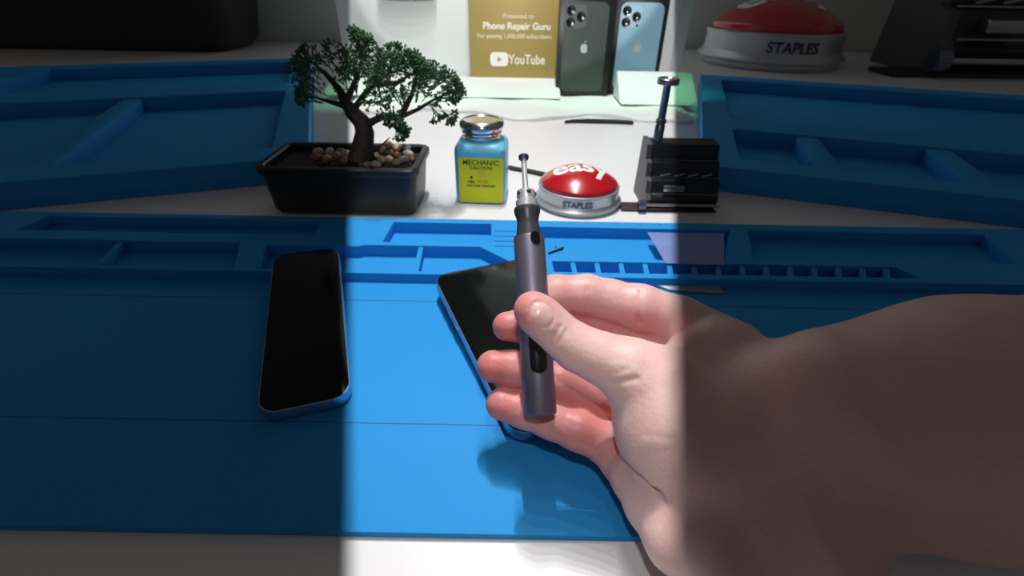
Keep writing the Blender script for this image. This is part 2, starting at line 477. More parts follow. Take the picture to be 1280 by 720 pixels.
for pts in ends:      # sprays droop from each branch end
    for k in range(5):
        d = ((pts[-1] - pts[-2]).normalized() + Vector([random.uniform(-1, 1) for _ in range(3)]) * 0.5).normalized()
        twig(pts[-1], d, 0.006, 3, 0.0007)
for (x, y, ddx, ddz) in ((540, 134, .5, -.7), (552, 138, .7, -.7), (551, 122, .9, -.2), (554, 108, .9, .3), (500, 140, -.2, -.9), (488, 138, -.3, -.9), (515, 86, 0, 1), (493, 78, -.1, 1), (446, 60, .1, 1)):
    for k in range(3):
        twig(loc(x, y, TY + random.uniform(-.008, .008)), Vector((ddx + random.uniform(-.3, .3), random.uniform(-.3, .3), ddz)).normalized(), 0.0052, 3, 0.0006)
fo = obj('foliage', fol, M['leaf'], pr, True, 60); tag(fo, kind='stuff')

# pebbles: separate things in the pot
pebsrc = []
for s in range(5):
    bm = bmesh.new(); bmesh.ops.create_icosphere(bm, subdivisions=3, radius=1.0)
    for v in bm.verts:
        v.co *= 1 + 0.16 * noise.noise(v.co * 1.1 + Vector((s * 7, 0, 0)))
        v.co.z *= 0.68; v.co.y *= 0.82
    me = bpy.data.meshes.new('pebble'); bm.to_mesh(me); bm.free()
    for p in me.polygons: p.use_smooth = True
    pebsrc.append(me)
spots = [(470, 196, .0062, 2), (481, 186, .0060, 0), (489, 190, .0055, 0), (478, 195, .0062, 1), (486, 199, .0058, 2), (497, 194, .0055, 5),
         (510, 193, .0066, 4), (513, 184, .0056, 3), (502, 183, .0062, 2), (493, 181, .0060, 0), (504, 200, .0060, 3), (445, 202, .0070, 0),
         (495, 203, .0055, 0), (470, 206, .0056, 3), (459, 206, .0050, 1), (478, 204, .0050, 0), (434, 198, .0064, 2), (422, 202, .0060, 3), (408, 200, .0066, 0),
         (396, 202, .006, 1), (412, 190, .006, 4), (398, 190, .0062, 2), (426, 190, .0058, 0), (516, 199, .0052, 1)]
pm = {}
cnt = {}
placed = []
for i, (px, py, r, ci) in enumerate(spots):
    w = W(px, py, 0.048)
    x = min(max(w.x, X0 + r + 0.002), X1 - r - 0.001); y = min(max(w.y, Y0 + r * .9 + 0.001), Y1 - r * .9 - 0.002)
    tb = PC + trunk[0]
    if (Vector((x, y)) - Vector((tb.x, tb.y))).length < r + 0.010:
        x += 0.011 if x > tb.x else -0.011
    me = pebsrc[i % 5].copy(); me.materials.append(PEB[ci])
    z = 0.0452 + r * 0.55
    for (qx, qy, qz, qr) in placed:
        d = math.hypot(x - qx, y - qy)
        if d < (r + qr) * 0.8: z = max(z, qz + (r + qr) * 0.62 * math.sqrt(max(0, 1 - (d / (r + qr) / 0.86) ** 2)))
    placed.append((x, y, z, r))
    o = bpy.data.objects.new('pebble', me); COL.objects.link(o)
    o.location = (x, y, z); o.scale = (r, r, r); o.rotation_euler = (random.uniform(-.2, .2), random.uniform(-.2, .2), random.uniform(0, 6))
    nm = PEBN[ci]; side = 'left' if x < tb.x else 'right'
    tag(o, '%s pebble among those on the soil to the %s of the bonsai trunk' % (nm, side), 'pebble', 'smooth pebbles covering the bonsai soil')
    cnt.setdefault((nm, side), []).append((o, x, y))
ranks = ['nearest the front rim', 'second of its colour from front rim', 'third of its colour from front rim', 'fourth of its colour from front rim', 'fifth of its colour from front rim', 'sixth of its colour']
ranks_old = ['nearest the pot front rim', 'second from the front rim', 'third from the front rim', 'fourth from the front rim', 'fifth from the front rim', 'sixth from the front rim']
for (nm, side), lst in cnt.items():
    if len(lst) == 1:
        lst[0][0]['label'] = 'only %s pebble on the soil to the %s of the bonsai trunk' % (nm, side); continue
    lst.sort(key=lambda t: t[2])
    for k, t in enumerate(lst):
        t[0]['label'] = '%s pebble %s of bonsai trunk, %s' % (nm, side, ranks[min(k, 5)] if k < len(lst) - 1 else 'rearmost of its colour')

# ------------------------------------------------------------------ blue bottle with pump cap
bc = W(602, 255.5, 0); bw = 0.0560
br = thing('dispenser_bottle', 'square sky-blue bottle with a yellow label and chrome pump cap', 'bottle', (bc.x, bc.y + bw / 2, 0), math.radians(-3))
bm = bmesh.new()
rings = []
for w, z, r in ((bw - .006, 0, .008), (bw - .001, .0015, .009), (bw, .004, .0095), (bw, .056, .0095), (bw - .001, .0605, .010), (bw - .006, .0645, .012), (bw - .016, .067, .0145), (.036, .0680, .0179)):
    rings.append([bm.verts.new((x, y, z)) for x, y in rrect(w, w, r, 7)])
for a, b in zip(rings, rings[1:]):
    for i in range(len(a)): bm.faces.new((a[i], a[(i + 1) % len(a)], b[(i + 1) % len(a)], b[i]))
bm.faces.new(rings[0]); bm.faces.new(rings[-1])
obj('body', bm, M['bottle'], br)
bm = bmesh.new()
lathe(bm, [(.0165, .0675), (.0205, .068), (.0208, .070), (.0195, .0712), (.0192, .0728), (.0215, .0735), (.0218, .0752), (.0208, .0765), (.0208, .0772), (.0236, .0790), (.0245, .0825), (.0240, .0862), (.0222, .0890), (.0205, .0900), (.0196, .0898), (.0188, .0888), (.0, .0884)], 56)
for v in bm.verts: v.co.z = .0675 + (v.co.z - .0675) * .84
obj('pump_cap', bm, M['chrome'], br)
lab = bmesh.new(); prism(lab, rrect(.0480, .0500, .001, 3), 0, 0.0003)
lo = obj('label', lab, M['label'], br, False); lo.location = (0.0015, -bw / 2, .0275); lo.rotation_euler = (PI / 2, 0, 0)
def lt(s, size, m, x, z, bold=0, xs=1.0, nm='lettering'):
    return text_on(nm, s, size, m, lo, (x, z, 0.0004), (0, 0, 0), bold=bold, xs=xs, extr=0.00005)
lt('MECHANIC', .0078, M['blackprint'], 0, .0200, bold=0.00008, xs=0.98)
lt('CAUTION', .0048, M['blackprint'], 0, .0142, bold=0.0001, xs=1.15)
lt('xxxxxxxx'.replace('x', '-'), .0030, M['blackprint'], 0, .0108, xs=1.2)
lt('--------', .0030, M['blackprint'], 0.001, .0080, xs=1.2)
lt('--------', .0030, M['blackprint'], 0.001, .0052, xs=1.4)
lt('A&L', .0045, M['blackprint'], -.0105, -.0012, bold=0.0001)
lt('TOXIC', .0042, M['redprint'], .0015, -.0008, bold=0.0001)
lt('FOR PUMP DISPENSER', .0030, M['blackprint'], 0, -.0058, bold=0.00008, xs=1.05)
tri = bmesh.new(); prism(tri, [(-.0125, .0025), (-.0085, .0025), (-.0105, .0060)], .0003, .0005); obj('warning_triangle', tri, M['blackprint'], lo, False)

# ------------------------------------------------------------------ red push button on silver base
def make_button(label, loc_, group=None):
    root = thing('push_button', label, 'push button', loc_)
    bm = bmesh.new()
    lathe(bm, [(.040, 0), (.0455, .0002), (.0462, .0012), (.0462, .0035), (.0470, .0045), (.0488, .0052), (.0488, .0062), (.0468, .0078), (.0450, .0100), (.0446, .0175), (.0452, .0205), (.0450, .0215), (.0436, .0220), (.0425, .0205), (.0, .0200)], 96)
    obj('base', bm, M['silver'], root)
    R, hh, zb = .0422, .0155, .0255
    Rs = (R * R + hh * hh) / (2 * hh)
    def dome(r): return zb + math.sqrt(max(0, Rs * Rs - r * r)) - (Rs - hh)
    bm = bmesh.new()
    prof = [(R - .0008, .0195), (R, .0210), (R, zb - .0005)] + [(R * math.cos(a), dome(R * math.cos(a))) for a in [i / 14 * PI / 2 for i in range(1, 15)]]
    prof[-1] = (0, dome(0))
    lathe(bm, prof, 96); obj('dome', bm, M['red'], root)
    me = text_mesh('easy', .044, 0.0, bold=0.0011, xs=1.0)
    bm = bmesh.new(); bm.from_mesh(me)
    bmesh.ops.triangulate(bm, faces=bm.faces)
    for _ in range(3):
        es = [e for e in bm.edges if e.calc_length() > 0.0025]
        if not es: break
        bmesh.ops.subdivide_edges(bm, edges=es, cuts=1); bmesh.ops.triangulate(bm, faces=bm.faces)
    for v in bm.verts:
        x, y = v.co.x * 0.80, v.co.y * 0.95
        y = y + 0.0015
        r = math.hypot(x, y)
        v.co = Vector((x, y, dome(min(r, R * .99)) + .00025))
    o = obj('lettering', bm, M['whitetext'], root, False)
    me = text_mesh('STAPLES', .0088, 0.0, bold=0.00025, xs=1.0)
    bm = bmesh.new(); bm.from_mesh(me)
    for v in bm.verts:
        a = v.co.x / .0452 - 0.12
        rr = .04525
        v.co = Vector((rr * math.sin(a), -rr * math.cos(a), .0137 + v.co.y))
    obj('lettering', bm, M['navytext'], root, False)
    return root
bp = W(722, 254, 0.0)
b1 = make_button('red domed push button with white word on a silver base, right of the blue bottle', (bp.x, 0.515, 0))
b2 = copy_tree(b1)
q = W(957, 78, 0)
b2.location = (q.x, q.y, 0); b2.scale = (4.3, 4.3, 4.3)
b2['label'] = 'large silver-based push button in dim light at the upper right, behind the tray mat'

# ------------------------------------------------------------------ tool stand with tiers, upright bolt and clamp screw
def make_stand(label, label_b, loc_, scale=1.0):
    root = thing('tool_stand', label, 'tool stand', loc_)
    w = 0.075
    # stair profile in (y,z), front is -y
    prof = [(0.002, 0), (-.004, .012), (.002, .018), (.004, .031), (.013, .033), (.015, .0475), (.024, .049), (.026, .064), (.046, .066), (.050, 0)]
    bm = bmesh.new()
    a = [bm.verts.new((0, y, z)) for y, z in prof]; b = [bm.verts.new((w, y, z)) for y, z in prof]
    for i in range(len(a)): bm.faces.new((a[i], a[(i + 1) % len(a)], b[(i + 1) % len(a)], b[i]))
    bm.faces.new(a); bm.faces.new(b)
    bmesh.ops.bevel(bm, geom=list(bm.edges), offset=.0008, segments=2, affect='EDGES')
    obj('body', bm, M['rackblk'], root)
    bm = bmesh.new()
    pr2 = [(y - .0015, z) for y, z in prof[:-2]] + [(.048, .067), (.052, 0)]
    a = [bm.verts.new((-.005, y, z)) for y, z in pr2]; b = [bm.verts.new((.0005, y, z)) for y, z in pr2]
    for i in range(len(a)): bm.faces.new((a[i], a[(i + 1) % len(a)], b[(i + 1) % len(a)], b[i]))
    bm.faces.new(a); bm.faces.new(b)
    obj('side_panel', bm, M['rackgry'], root, False)
    for (y, z) in ((.013, .0332), (.024, .0492), (.003, .0182)):
        bm = bmesh.new(); box(bm, (w / 2, y - .005, z), (w - .002, .0012, .0008)); obj('edge_strip', bm, M['steel'], root)
    for k in range(4):      # tools resting in the tiers
        bm = bmesh.new(); tube(bm, [(.010 + .015 * k, .008, .0346), (.022 + .015 * k, .0105, .0365)], .0009, 8); obj('tier_pin', bm, M['steel'], root)
    bm = bmesh.new(); box(bm, (.024, -.0010, .0245), (.022, .006, .006), bev=.0006); obj('tier_plate', bm, M['steel'], root)
    # clamp screw across the front foot
    sr = bpy.data.objects.new('clamp_screw', None)
    bm = bmesh.new(); tube(bm, [(-.006, -.010, .0085), (.075, -.010, .0085)], .0016, 16)
    sc = obj('clamp_screw', bm, M['steel'], root)
    bm = bmesh.new()
    n = 36
    for x0, x1, rr in ((-.0135, -.006, .0056),):
        ra = [bm.verts.new((x0, -.010 + (rr - (.0003 if k % 2 else 0)) * math.cos(2 * PI * k / n), .0085 + (rr - (.0003 if k % 2 else 0)) * math.sin(2 * PI * k / n))) for k in range(n)]
        rb = [bm.verts.new((x1, v.co.y, v.co.z)) for v in ra]
        for k in range(n): bm.faces.new((ra[k], ra[(k + 1) % n], rb[(k + 1) % n], rb[k]))
        bm.faces.new(ra); bm.faces.new(rb)
    obj('knurled_knob', bm, M['steeldk'], sc)
    # foot board
    bm = bmesh.new(); box(bm, (.021, .001, .0013), (.104, .022, .0024), bev=.0006); obj('foot_board', bm, M['wood'], root)
    # upright bolt
    br_ = bmesh.new()
    lathe(br_, [(0, .0664), (.0052, .0664), (.0052, .082), (.0046, .083), (.0046, .0845), (.0058, .085), (.0058, .0862), (.0046, .0868), (.0055, .0875), (.0055, .0885), (.0040, .0895), (.0040, .1235), (.0042, .1240), (.0, .1240)], 32, .008, .034)
    bt = obj('upright_bolt', br_, M['steeldk'], root)
    bm = bmesh.new()
    lathe(bm, [(.0, .1236), (.0105, .1238), (.0112, .1245), (.0112, .1290), (.0105, .1298), (.0075, .1298), (.0065, .1288), (0, .1288)], 32, .008, .034)
    obj('bolt_head', bm, M['steel'], bt)
    return root
sp = W(812, 268, 0)
s1 = make_stand('black stepped tool stand with upright bolt, right of the red button', '', (sp.x + 0.001, 0.4990, 0))
s2 = copy_tree(s1)
q = W(1165, 96, 0)
s2.location = (q.x + .03, q.y + .03, 0); s2.scale = (5, 5, 5)
s2['label'] = 'large black stepped tool stand in dim light in the upper right corner'

# large planter at upper left, in the dim
q = W(283, 68, 0)
pl = thing('planter', 'large black rectangular planter in dim light in the upper left corner', 'planter', (q.x - .55, q.y + .15, 0))
bm = bmesh.new(); rings = []
for d, z in ((-.05, 0), (-.02, .008), (0, .03), (.05, .30), (.07, .305), (.07, .34), (.03, .345), (.02, .30), (0, .29)):
    rings.append([bm.verts.new((x, y, z)) for x, y in rrect(1.1 + 2 * d, .26 + 1.0 * d, .05, 6)])
for a, b in zip(rings, rings[1:]):
    for i in range(len(a)): bm.faces.new((a[i], a[(i + 1) % len(a)], b[(i + 1) % len(a)], b[i]))
bm.faces.new(rings[0]); bm.faces.new(rings[-1])
obj('pot', bm, M['pot'], pl)
bm = bmesh.new(); prism(bm, rrect(1.12, .27, .04, 4), .286, .30, .002); obj('soil', bm, M['soil'], pl)

# ------------------------------------------------------------------ small tools on the desk
def flat_tool(name, label, cat, pts_px, widths, h, m, zc):
    bm = bmesh.new()
    P = [W(x, y, zc) for x, y in pts_px]
    tot = []
    n = len(P)
    L_, R_ = [], []
    for i, p in enumerate(P):
        t = (P[min(i + 1, n - 1)] - P[max(i - 1, 0)]); t.z = 0; t.normalize(); s = Vector((-t.y, t.x, 0)) * widths[i] / 2
        L_.append(p + s); R_.append(p - s)
    out = L_ + R_[::-1]
    prism(bm, [(v.x, v.y) for v in out], zc - h / 2, zc + h / 2, min(h * .3, .0008))
    return tag(obj(name, bm, m), label, cat)
flat_tool('spudger', 'black plastic spudger lying on the desk between bottle and red button', 'spudger',
          [(637, 208), (638, 209), (641, 210.5), (660, 213.5), (680, 218), (686, 220), (688, 221)], [.004, .008, .0100, .0100, .0105, .0105, .008], .0030, M['blackmatte'], .0019)
flat_tool('tweezers', 'black tweezers lying on the desk in front of the white paper sheet', 'tweezers',
          [(706, 152.5), (716, 151.5), (735, 151.3), (770, 152), (788, 153), (791, 153)], [.002, .008, .014, .014, .012, .010], .005, M['blackmatte'], .0030)
# screw bits in the long tray pocket
f1 = FL
def bit(pxa, pya, pxb, pyb, label):
    a = W(pxa, pya, f1 + .0012); b = W(pxb, pyb, f1 + .0012)
    bm = bmesh.new()
    tube(bm, [a, a.lerp(b, .6), a.lerp(b, .62), b], [.0008, .0008, .0012, .0012], 8)
    return tag(obj('screw_bit', bm, M['rackblk']), label, 'screw bit')
bit(685.5, 316.5, 704, 310, 'small black screw bit lying slanted in the long blue tray pocket')
bm = bmesh.new(); p = W(695, 311.5, f1); bmesh.ops.create_icosphere(bm, subdivisions=2, radius=.0011, matrix=Matrix.Translation((p.x, p.y + .003, f1 + .0012)))
tag(obj('steel_ball', bm, M['chrome']), 'tiny shiny steel ball next to the black screw bit', 'ball')
# lilac film hanging into the pocket
a = W(811, 291.5, TT + .0008); 
P = [W(809, 290.5, TT + .0008), W(905, 292, TT + .0008), W(905, 331, TT + .0008), W(832, 329, TT + .0008)]
bm = bmesh.new(); prism(bm, [(v.x, v.y) for v in P][::-1], TT + .0004, TT + .0009)
tag(obj('plastic_film', bm, M['film'], None, False), 'translucent lilac plastic film lying over the tray pocket at right', 'film')
P = [W(812, 352.5, BT + .002), W(900, 354, BT + .002), W(905, 366, BT + .002), W(838, 362, BT + .002)]
bm = bmesh.new(); prism(bm, [(v.x, v.y) for v in P][::-1], BT + .0002, BT + .0020, .0003)
tag(obj('metal_plate', bm, M['grey']), 'small grey metal plate on the repair mat behind the index finger', 'plate')

# ------------------------------------------------------------------ back: paper sheet, foam blocks, plaque, phone cartons
SHY = W(640, 148, 0).y
bm = bmesh.new()
xs = [W(425 + i * 7, 148, 0).x for i in range(63)]
yw = []
for i in range(63):
    px = 425 + i * 7
    # height in the photo of the wavy front hem
    key = [(425, 143), (500, 140), (525, 137.5), (560, 139), (590, 141), (640, 150), (670, 151), (700, 148), (737, 143), (760, 146), (800, 152), (860, 153)]
    for (xa, ya), (xb, yb_) in zip(key, key[1:]):
        if xa <= px <= xb: py = ya + (yb_ - ya) * (px - xa) / (xb - xa)
    yw.append(py)
prev = None
rows = [0, .004, .010, .06, .14, .22]
grid = []
for i in range(63):
    p = W(425 + i * 7, yw[i], 0.002)
    colv = []
    for k, r in enumerate(rows):
        y = p.y + r if k < 5 else 1.255
        if k == 4: y = p.y + (1.255 - p.y) * .6
        z = 0.0012 + (0.0040 if k == 0 else .0065 if k == 1 else .008 if k == 2 else .009) + 0.0018 * math.sin(i * .55 + k * .3) * (1 if k < 4 else .2)
        colv.append((W(425 + i * 7, 148, 0).x * (y / SHY if k > 2 and False else 1), y, z))
    grid.append(colv)
top = [[bm.verts.new(c) for c in cv] for cv in grid]
bot = [[bm.verts.new((c[0], c[1], 0.0004)) for c in cv] for cv in grid]
n1, n2 = len(top), len(rows)
for i in range(n1 - 1):
    for k in range(n2 - 1):
        bm.faces.new((top[i][k], top[i + 1][k], top[i + 1][k + 1], top[i][k + 1]))
        bm.faces.new((bot[i][k], bot[i][k + 1], bot[i + 1][k + 1], bot[i + 1][k]))
    bm.faces.new((top[i][0], bot[i][0], bot[i + 1][0], top[i + 1][0])); bm.faces.new((top[i][-1], top[i + 1][-1], bot[i + 1][-1], bot[i][-1]))
for k in range(n2 - 1):
    bm.faces.new((top[0][k], top[0][k + 1], bot[0][k + 1], bot[0][k])); bm.faces.new((top[-1][k], bot[-1][k], bot[-1][k + 1], top[-1][k + 1]))
tag(obj('padding_sheet', bm, M['paper']), 'white padded sheet with a wavy front hem spread along the back of the desk', 'sheet')
SHZ = 0.0125
def block(pxl, pxr, pyt, Y, lab, chamf):
    a = AY(pxl, pyt, Y); b = AY(pxr, pyt, Y); h = a.z
    bm = bmesh.new()
    # sloped front: leans back from the hem to the top edge
    y0 = Y - .07; y1 = Y; y2 = Y + .02
    prof = [(y0, SHZ), (y1, h), (y2, h), (y2, SHZ)]
    A = [bm.verts.new((a.x + (0), y, z)) for y, z in prof]; Bv = [bm.verts.new((b.x, y, z)) for y, z in prof]
    for i in range(4): bm.faces.new((A[i], A[(i + 1) % 4], Bv[(i + 1) % 4], Bv[i]))
    bm.faces.new(A); bm.faces.new(Bv)
    bmesh.ops.bevel(bm, geom=list(bm.edges), offset=.002, segments=3, affect='EDGES')
    return tag(obj('foam_block', bm, M['white']), lab, 'foam block')
block(415, 699, 95, 1.07, 'low white wedge of foam in front of the gold plaque', 0)
block(772, 866, 90.5, 1.03, 'low white wedge of foam behind the upright bolt', 0)

# gold plaque
PY = 1.165
a = AY(588, 90, PY); b = AY(698, 90, PY)
pw_ = b.x - a.x; ph = 0.30
pq = thing('award_plaque', 'gold award plaque with white lettering leaning behind the foam', 'plaque', ((a.x + b.x) / 2, PY, SHZ))
bm = bmesh.new(); box(bm, (0, .006, ph / 2), (pw_, .012, ph), bev=.0012); obj('plate', bm, M['gold'], pq)
def pt(s, px, py, size, m, bold=0, xs=1.0):
    p = AY(px, py, PY)
    return text_on('lettering', s, size, m, pq, (p.x - (a.x + b.x) / 2, -.0004, p.z - SHZ), (PI / 2, 0, 0), bold=bold, xs=xs, extr=.0003)
pt('Presented to', 648, 20.5, .0125, M['goldtext'], .0001)
pt('Phone Repair Guru', 646, 33, .0185, M['whitetext'], .0004)
pt('For passing 1,000,000 subscribers', 643, 45.5, .0118, M['goldtext'], .00015)
pt('YouTube', 658.5, 75, .0270, M['whitetext'], .0003, .80)
p = AY(624, 74, PY)
bm = bmesh.new(); prism(bm, rrect(.040, .0285, .009, 6), 0, .0004)
bd = obj('play_badge', bm, M['whitetext'], pq, False); bd.location = (p.x - (a.x + b.x) / 2, -.0004, p.z - SHZ); bd.rotation_euler = (PI / 2, 0, 0)
bm = bmesh.new(); prism(bm, [(-.0035, -.0058), (.0062, 0), (-.0035, .0058)], .0004, .0007); obj('play_triangle', bm, M['gold'], bd, False)

# phone cartons
def carton(pxl, pxr, pyb, name, label, lean, yaw, body, cammat, variant):
    base = W((pxl + pxr) / 2, pyb, SHZ)
    w = (pxr - pxl) * ((base - CAM).dot(FW)) / F * 1.0
    root = thing('phone_carton', label, 'carton', (base.x, base.y, SHZ))
    root.rotation_euler = (math.radians(-2), 0, yaw)
    h = .172
    bm = bmesh.new(); box(bm, (0, .0145, h / 2), (w, .028, h), bev=.001); obj('box', bm, M['blackcard'], root)
    pr_w, pr_h = w * .80, h * .915
    face = bmesh.new(); prism(face, rrect(pr_w, pr_h, .013, 8), 0, .0003)
    fo_ = obj('phone_picture', face, body, root, False); fo_.location = (w * .02 * variant, .0003, h * .5); fo_.rotation_euler = (PI / 2, 0, 0)
    cx, cy = -pr_w * .24, pr_h * .345
    bm = bmesh.new(); prism(bm, rrect(.040, .040, .010, 6, cx, cy), .0003, .0006); obj('camera_plate', bm, cammat, fo_, False)
    for (dx, dy) in ((-.0095, .0098), (-.0095, -.0098), (.0098, 0)):
        bm = bmesh.new(); lathe(bm, [(0, .0006), (.0085, .0006), (.0085, .0012), (.0068, .0012), (.0065, .0010), (0, .0010)], 24, cx + dx, cy + dy); obj('lens', bm, M['lensbk'], fo_)
    bm = bmesh.new(); lathe(bm, [(0, .0006), (.0024, .0006), (.0024, .0009), (0, .0009)], 14, cx + .0125, cy - .0145); obj('flash', bm, M['lensbk'] if variant > 0 else M['camgrey'], fo_)
    # fruit-shaped logo: body with a bite, leaf
    pts = []
    for k in range(40):
        t = 2 * PI * k / 40
        r = .0080 * (1 - .10 * abs(math.cos(t)) ** 8 - .12 * math.exp(-((t - PI / 2) / .28) ** 2) - .05 * math.exp(-((t - 1.5 * PI) / .25) ** 2))
        x, y = r * math.cos(t), r * 1.05 * math.sin(t)
        d = math.hypot(x - .0092, y - .001)
        if d < .0038:
            f = .0038 / max(d, 1e-5); x = .0092 + (x - .0092) * f; y = .001 + (y - .001) * f
        pts.append((x * .95, y))
    bm = bmesh.new(); prism(bm, pts, .0003, .0006)
    prism(bm, [(0, .0092), (.0005, .0118), (.0032, .0135), (.0028, .0108)], .0003, .0006)
    obj('logo', bm, M['logosil'], fo_, False)
    return root
carton(694, 759, 119, 'phone_carton', 'black phone carton picturing a dark green phone, beside the gold plaque', 0, math.radians(2), M['gphone'], M['camgrey'], -1)
carton(757, 818, 118, 'phone_carton', 'black phone carton picturing a light blue phone, nearer the right edge', 0, math.radians(-9), M['bphone'], M['camblue'], 1)

# printed sheet on the board behind cartons, with small pictures
bm = bmesh.new(); a = AY(812, 70, BY - .002); b = AY(852, 2, BY - .002)
box(bm, ((a.x + b.x) / 2, BY - .0012, .14), (b.x - a.x, .0012, .24))
ps = tag(obj('printed_sheet', bm, M['white'], None, False), 'white printed sheet with small pictures pinned right of the blue phone carton', 'sheet of paper')
def pic(pxl, pyt, pxr, pyb, m, nm='printed_picture'):
    a = AY(pxl, pyb, BY - .002); b = AY(pxr, pyt, BY - .002)
    bm = bmesh.new(); prism(bm, rrect(b.x - a.x, b.z - a.z, .004, 4), 0, .0003)
    o = obj(nm, bm, m, ps, False); o.location = ((a.x + b.x) / 2, BY - .0019, (a.z + b.z) / 2); o.rotation_euler = (PI / 2, 0, 0)
pic(818, 15, 835, 30, M['prgrey']); pic(816, 42, 828, 50, M['prbrown']); pic(814, 53, 822, 58, M['blackprint'])
# dark rounded object at the very top of the board
bm = bmesh.new()
p = AY(512, -2, BY)
lathe(bm, [(0, .0), (.055, .0005), (.064, .004), (.066, .012), (.066, .030), (.060, .034), (0, .034)], 48)
dl = tag(obj('wall_speaker', bm, M['blackmatte']), 'black rounded disc-shaped speaker at the top of the backdrop board', 'speaker')
dl.scale = (1, .3, 1); dl.location = (p.x, BY - .0205, p.z - 0.001)

# ------------------------------------------------------------------ precision screwdriver
top_ = D(661, 296, .2360); bot_ = D(675.5, 519, .2200)
ax = (top_ - bot_); LEN = ax.length; axn = ax.normalized()
sr_ = thing('electric_screwdriver', 'gunmetal pen-shaped electric screwdriver held upright in the hand', 'screwdriver', bot_)
sr_.rotation_mode = 'QUATERNION'
zax = axn; xax = RT - zax * RT.dot(zax); xax.normalize(); yax = zax.cross(xax)     # local -y faces viewer? (y = away)
Rm = Matrix((xax, yax, zax)).transposed()
sr_.rotation_quaternion = Rm.to_quaternion()
vdir = Rm.inverted() @ (CAM - (top_ + bot_) / 2); vang = math.atan2(vdir.y, vdir.x)
R0 = .0076
bm = bmesh.new()
lathe(bm, [(0, .0003), (R0 - .0012, .0), (R0 - .0002, .0006), (R0, .0014), (R0, LEN - .0012), (R0 - .0003, LEN - .0002), (R0 - .0012, LEN), (0, LEN)], 64)
obj('barrel', bm, M['penbody'], sr_)
N = LEN
bm = bmesh.new()
lathe(bm, [(0, N - .001), (.0064, N - .001), (.0062, N + .0008), (.0056, N + .0048), (.0053, N + .0072), (.0056, N + .0096), (.0064, N + .0122), (.0066, N + .0135), (.0064, N + .0146), (.0055, N + .0152), (0, N + .0152)], 48)
obj('grip_neck', bm, M['penneck'], sr_)
N = LEN - .0038
bm = bmesh.new()
lathe(bm, [(0, N + .0189), (.0052, N + .0189), (.0054, N + .0205), (.0054, N + .0222), (.0045, N + .0226), (.0045, N + .0240), (.0047, N + .0245), (.0045, N + .0275), (.0028, N + .0282), (0, N + .0282)], 40)
ck = obj('chuck', bm, M['brightsteel'], sr_)
for k in range(5):
    a = vang + .35 + k * 2 * PI / 5
    bm = bmesh.new(); bmesh.ops.create_icosphere(bm, subdivisions=2, radius=.0013, matrix=Matrix.Translation((.0040 * math.cos(a), .0040 * math.sin(a), N + .0258)))
    obj('chuck_recess', bm, M['blackmatte'], ck)
bm = bmesh.new(); lathe(bm, [(0, N + .028), (.0018, N + .028), (.0014, N + .031), (.0014, N + .0445), (.0010, N + .045), (0, N + .045)], 20); bt_ = obj('driver_bit', bm, M['brightsteel'], sr_)
bm = bmesh.new(); lathe(bm, [(0, N + .0448), (.0024, N + .0448), (.0026, N + .0455), (.0026, N + .0466), (.0020, N + .0472), (0, N + .0472)], 20); obj('screw_head', bm, M['steeldk'], bt_)
def on_barrel(name, ang_w, z0, z1, m, off=.00025, round_=True, a0=0):
    """a rounded-slot patch wrapped round the barrel, facing the viewer"""
    bm = bmesh.new(); hw = ang_w / 2; nr = 26
    rw = hw * R0
    prevr = None
    for i in range(nr + 1):
        z = z0 + (z1 - z0) * i / nr
        e = min(z - z0, z1 - z); w = hw
        if e < rw: w = hw * math.sqrt(max(0.0, 1 - (1 - e / rw) ** 2))
        row = [bm.verts.new(((R0 + off) * math.cos(vang + a0 + w * (k / 6 - 1)), (R0 + off) * math.sin(vang + a0 + w * (k / 6 - 1)), z)) for k in range(13)]
        if prevr:
            for k in range(12): bm.faces.new((prevr[k], prevr[k + 1], row[k + 1], row[k]))
        prevr = row
    bmesh.ops.remove_doubles(bm, verts=bm.verts, dist=1e-6)
    o = obj(name, bm, m, sr_)
    mod = o.modifiers.new('solid', 'SOLIDIFY'); mod.thickness = .0004; mod.offset = -1
    return o
on_barrel('display_window', 1.05, .0185, .052, M['penblk'], a0=0.12)
on_barrel('slide_switch', .62, LEN - .0060, LEN + .0005, M['penblk'], off=.0004, a0=0.42)

# ------------------------------------------------------------------ hand (continuous surface from a smooth distance field)
G = 0.00085
def C(px, py, z): return np.array([(px - 640) / F * z, (py - 360) / F * z, z], dtype=np.float32)
lo_ = np.array([-.022, -.018, .112], dtype=np.float32); hi_ = np.array([.372, .180, .276], dtype=np.float32)
nx, ny, nz = [int(v) for v in np.ceil((hi_ - lo_) / G)]
gx = (lo_[0] + G * np.arange(nx, dtype=np.float32))[:, None, None]
gy = (lo_[1] + G * np.arange(ny, dtype=np.float32))[None, :, None]
gz = (lo_[2] + G * np.arange(nz, dtype=np.float32))[None, None, :]
def cone(a, b, ra, rb, flat=1.0):
    ba = b - a; L2 = float(ba @ ba)
    t = ((gx - a[0]) * ba[0] + (gy - a[1]) * ba[1] + (gz - a[2]) * ba[2]) / L2
    np.clip(t, 0, 1, out=t)
    d = np.sqrt((gx - a[0] - t * ba[0]) ** 2 + (gy - a[1] - t * ba[1]) ** 2 + ((gz - a[2] - t * ba[2]) * flat) ** 2)
    return d - (ra + (rb - ra) * t)
def smin(a, b, k):
    h = np.clip(0.5 + 0.5 * (b - a) / k, 0, 1)
    return b + (a - b) * h - k * h * (1 - h)
def chain(pts, k=.003, flat=1.0):
    f = None
    for (a, ra), (b, rb) in zip(pts, pts[1:]):
        c = cone(a, b, ra, rb, flat); f = c if f is None else smin(f, c, k)
    return f
mm = .001
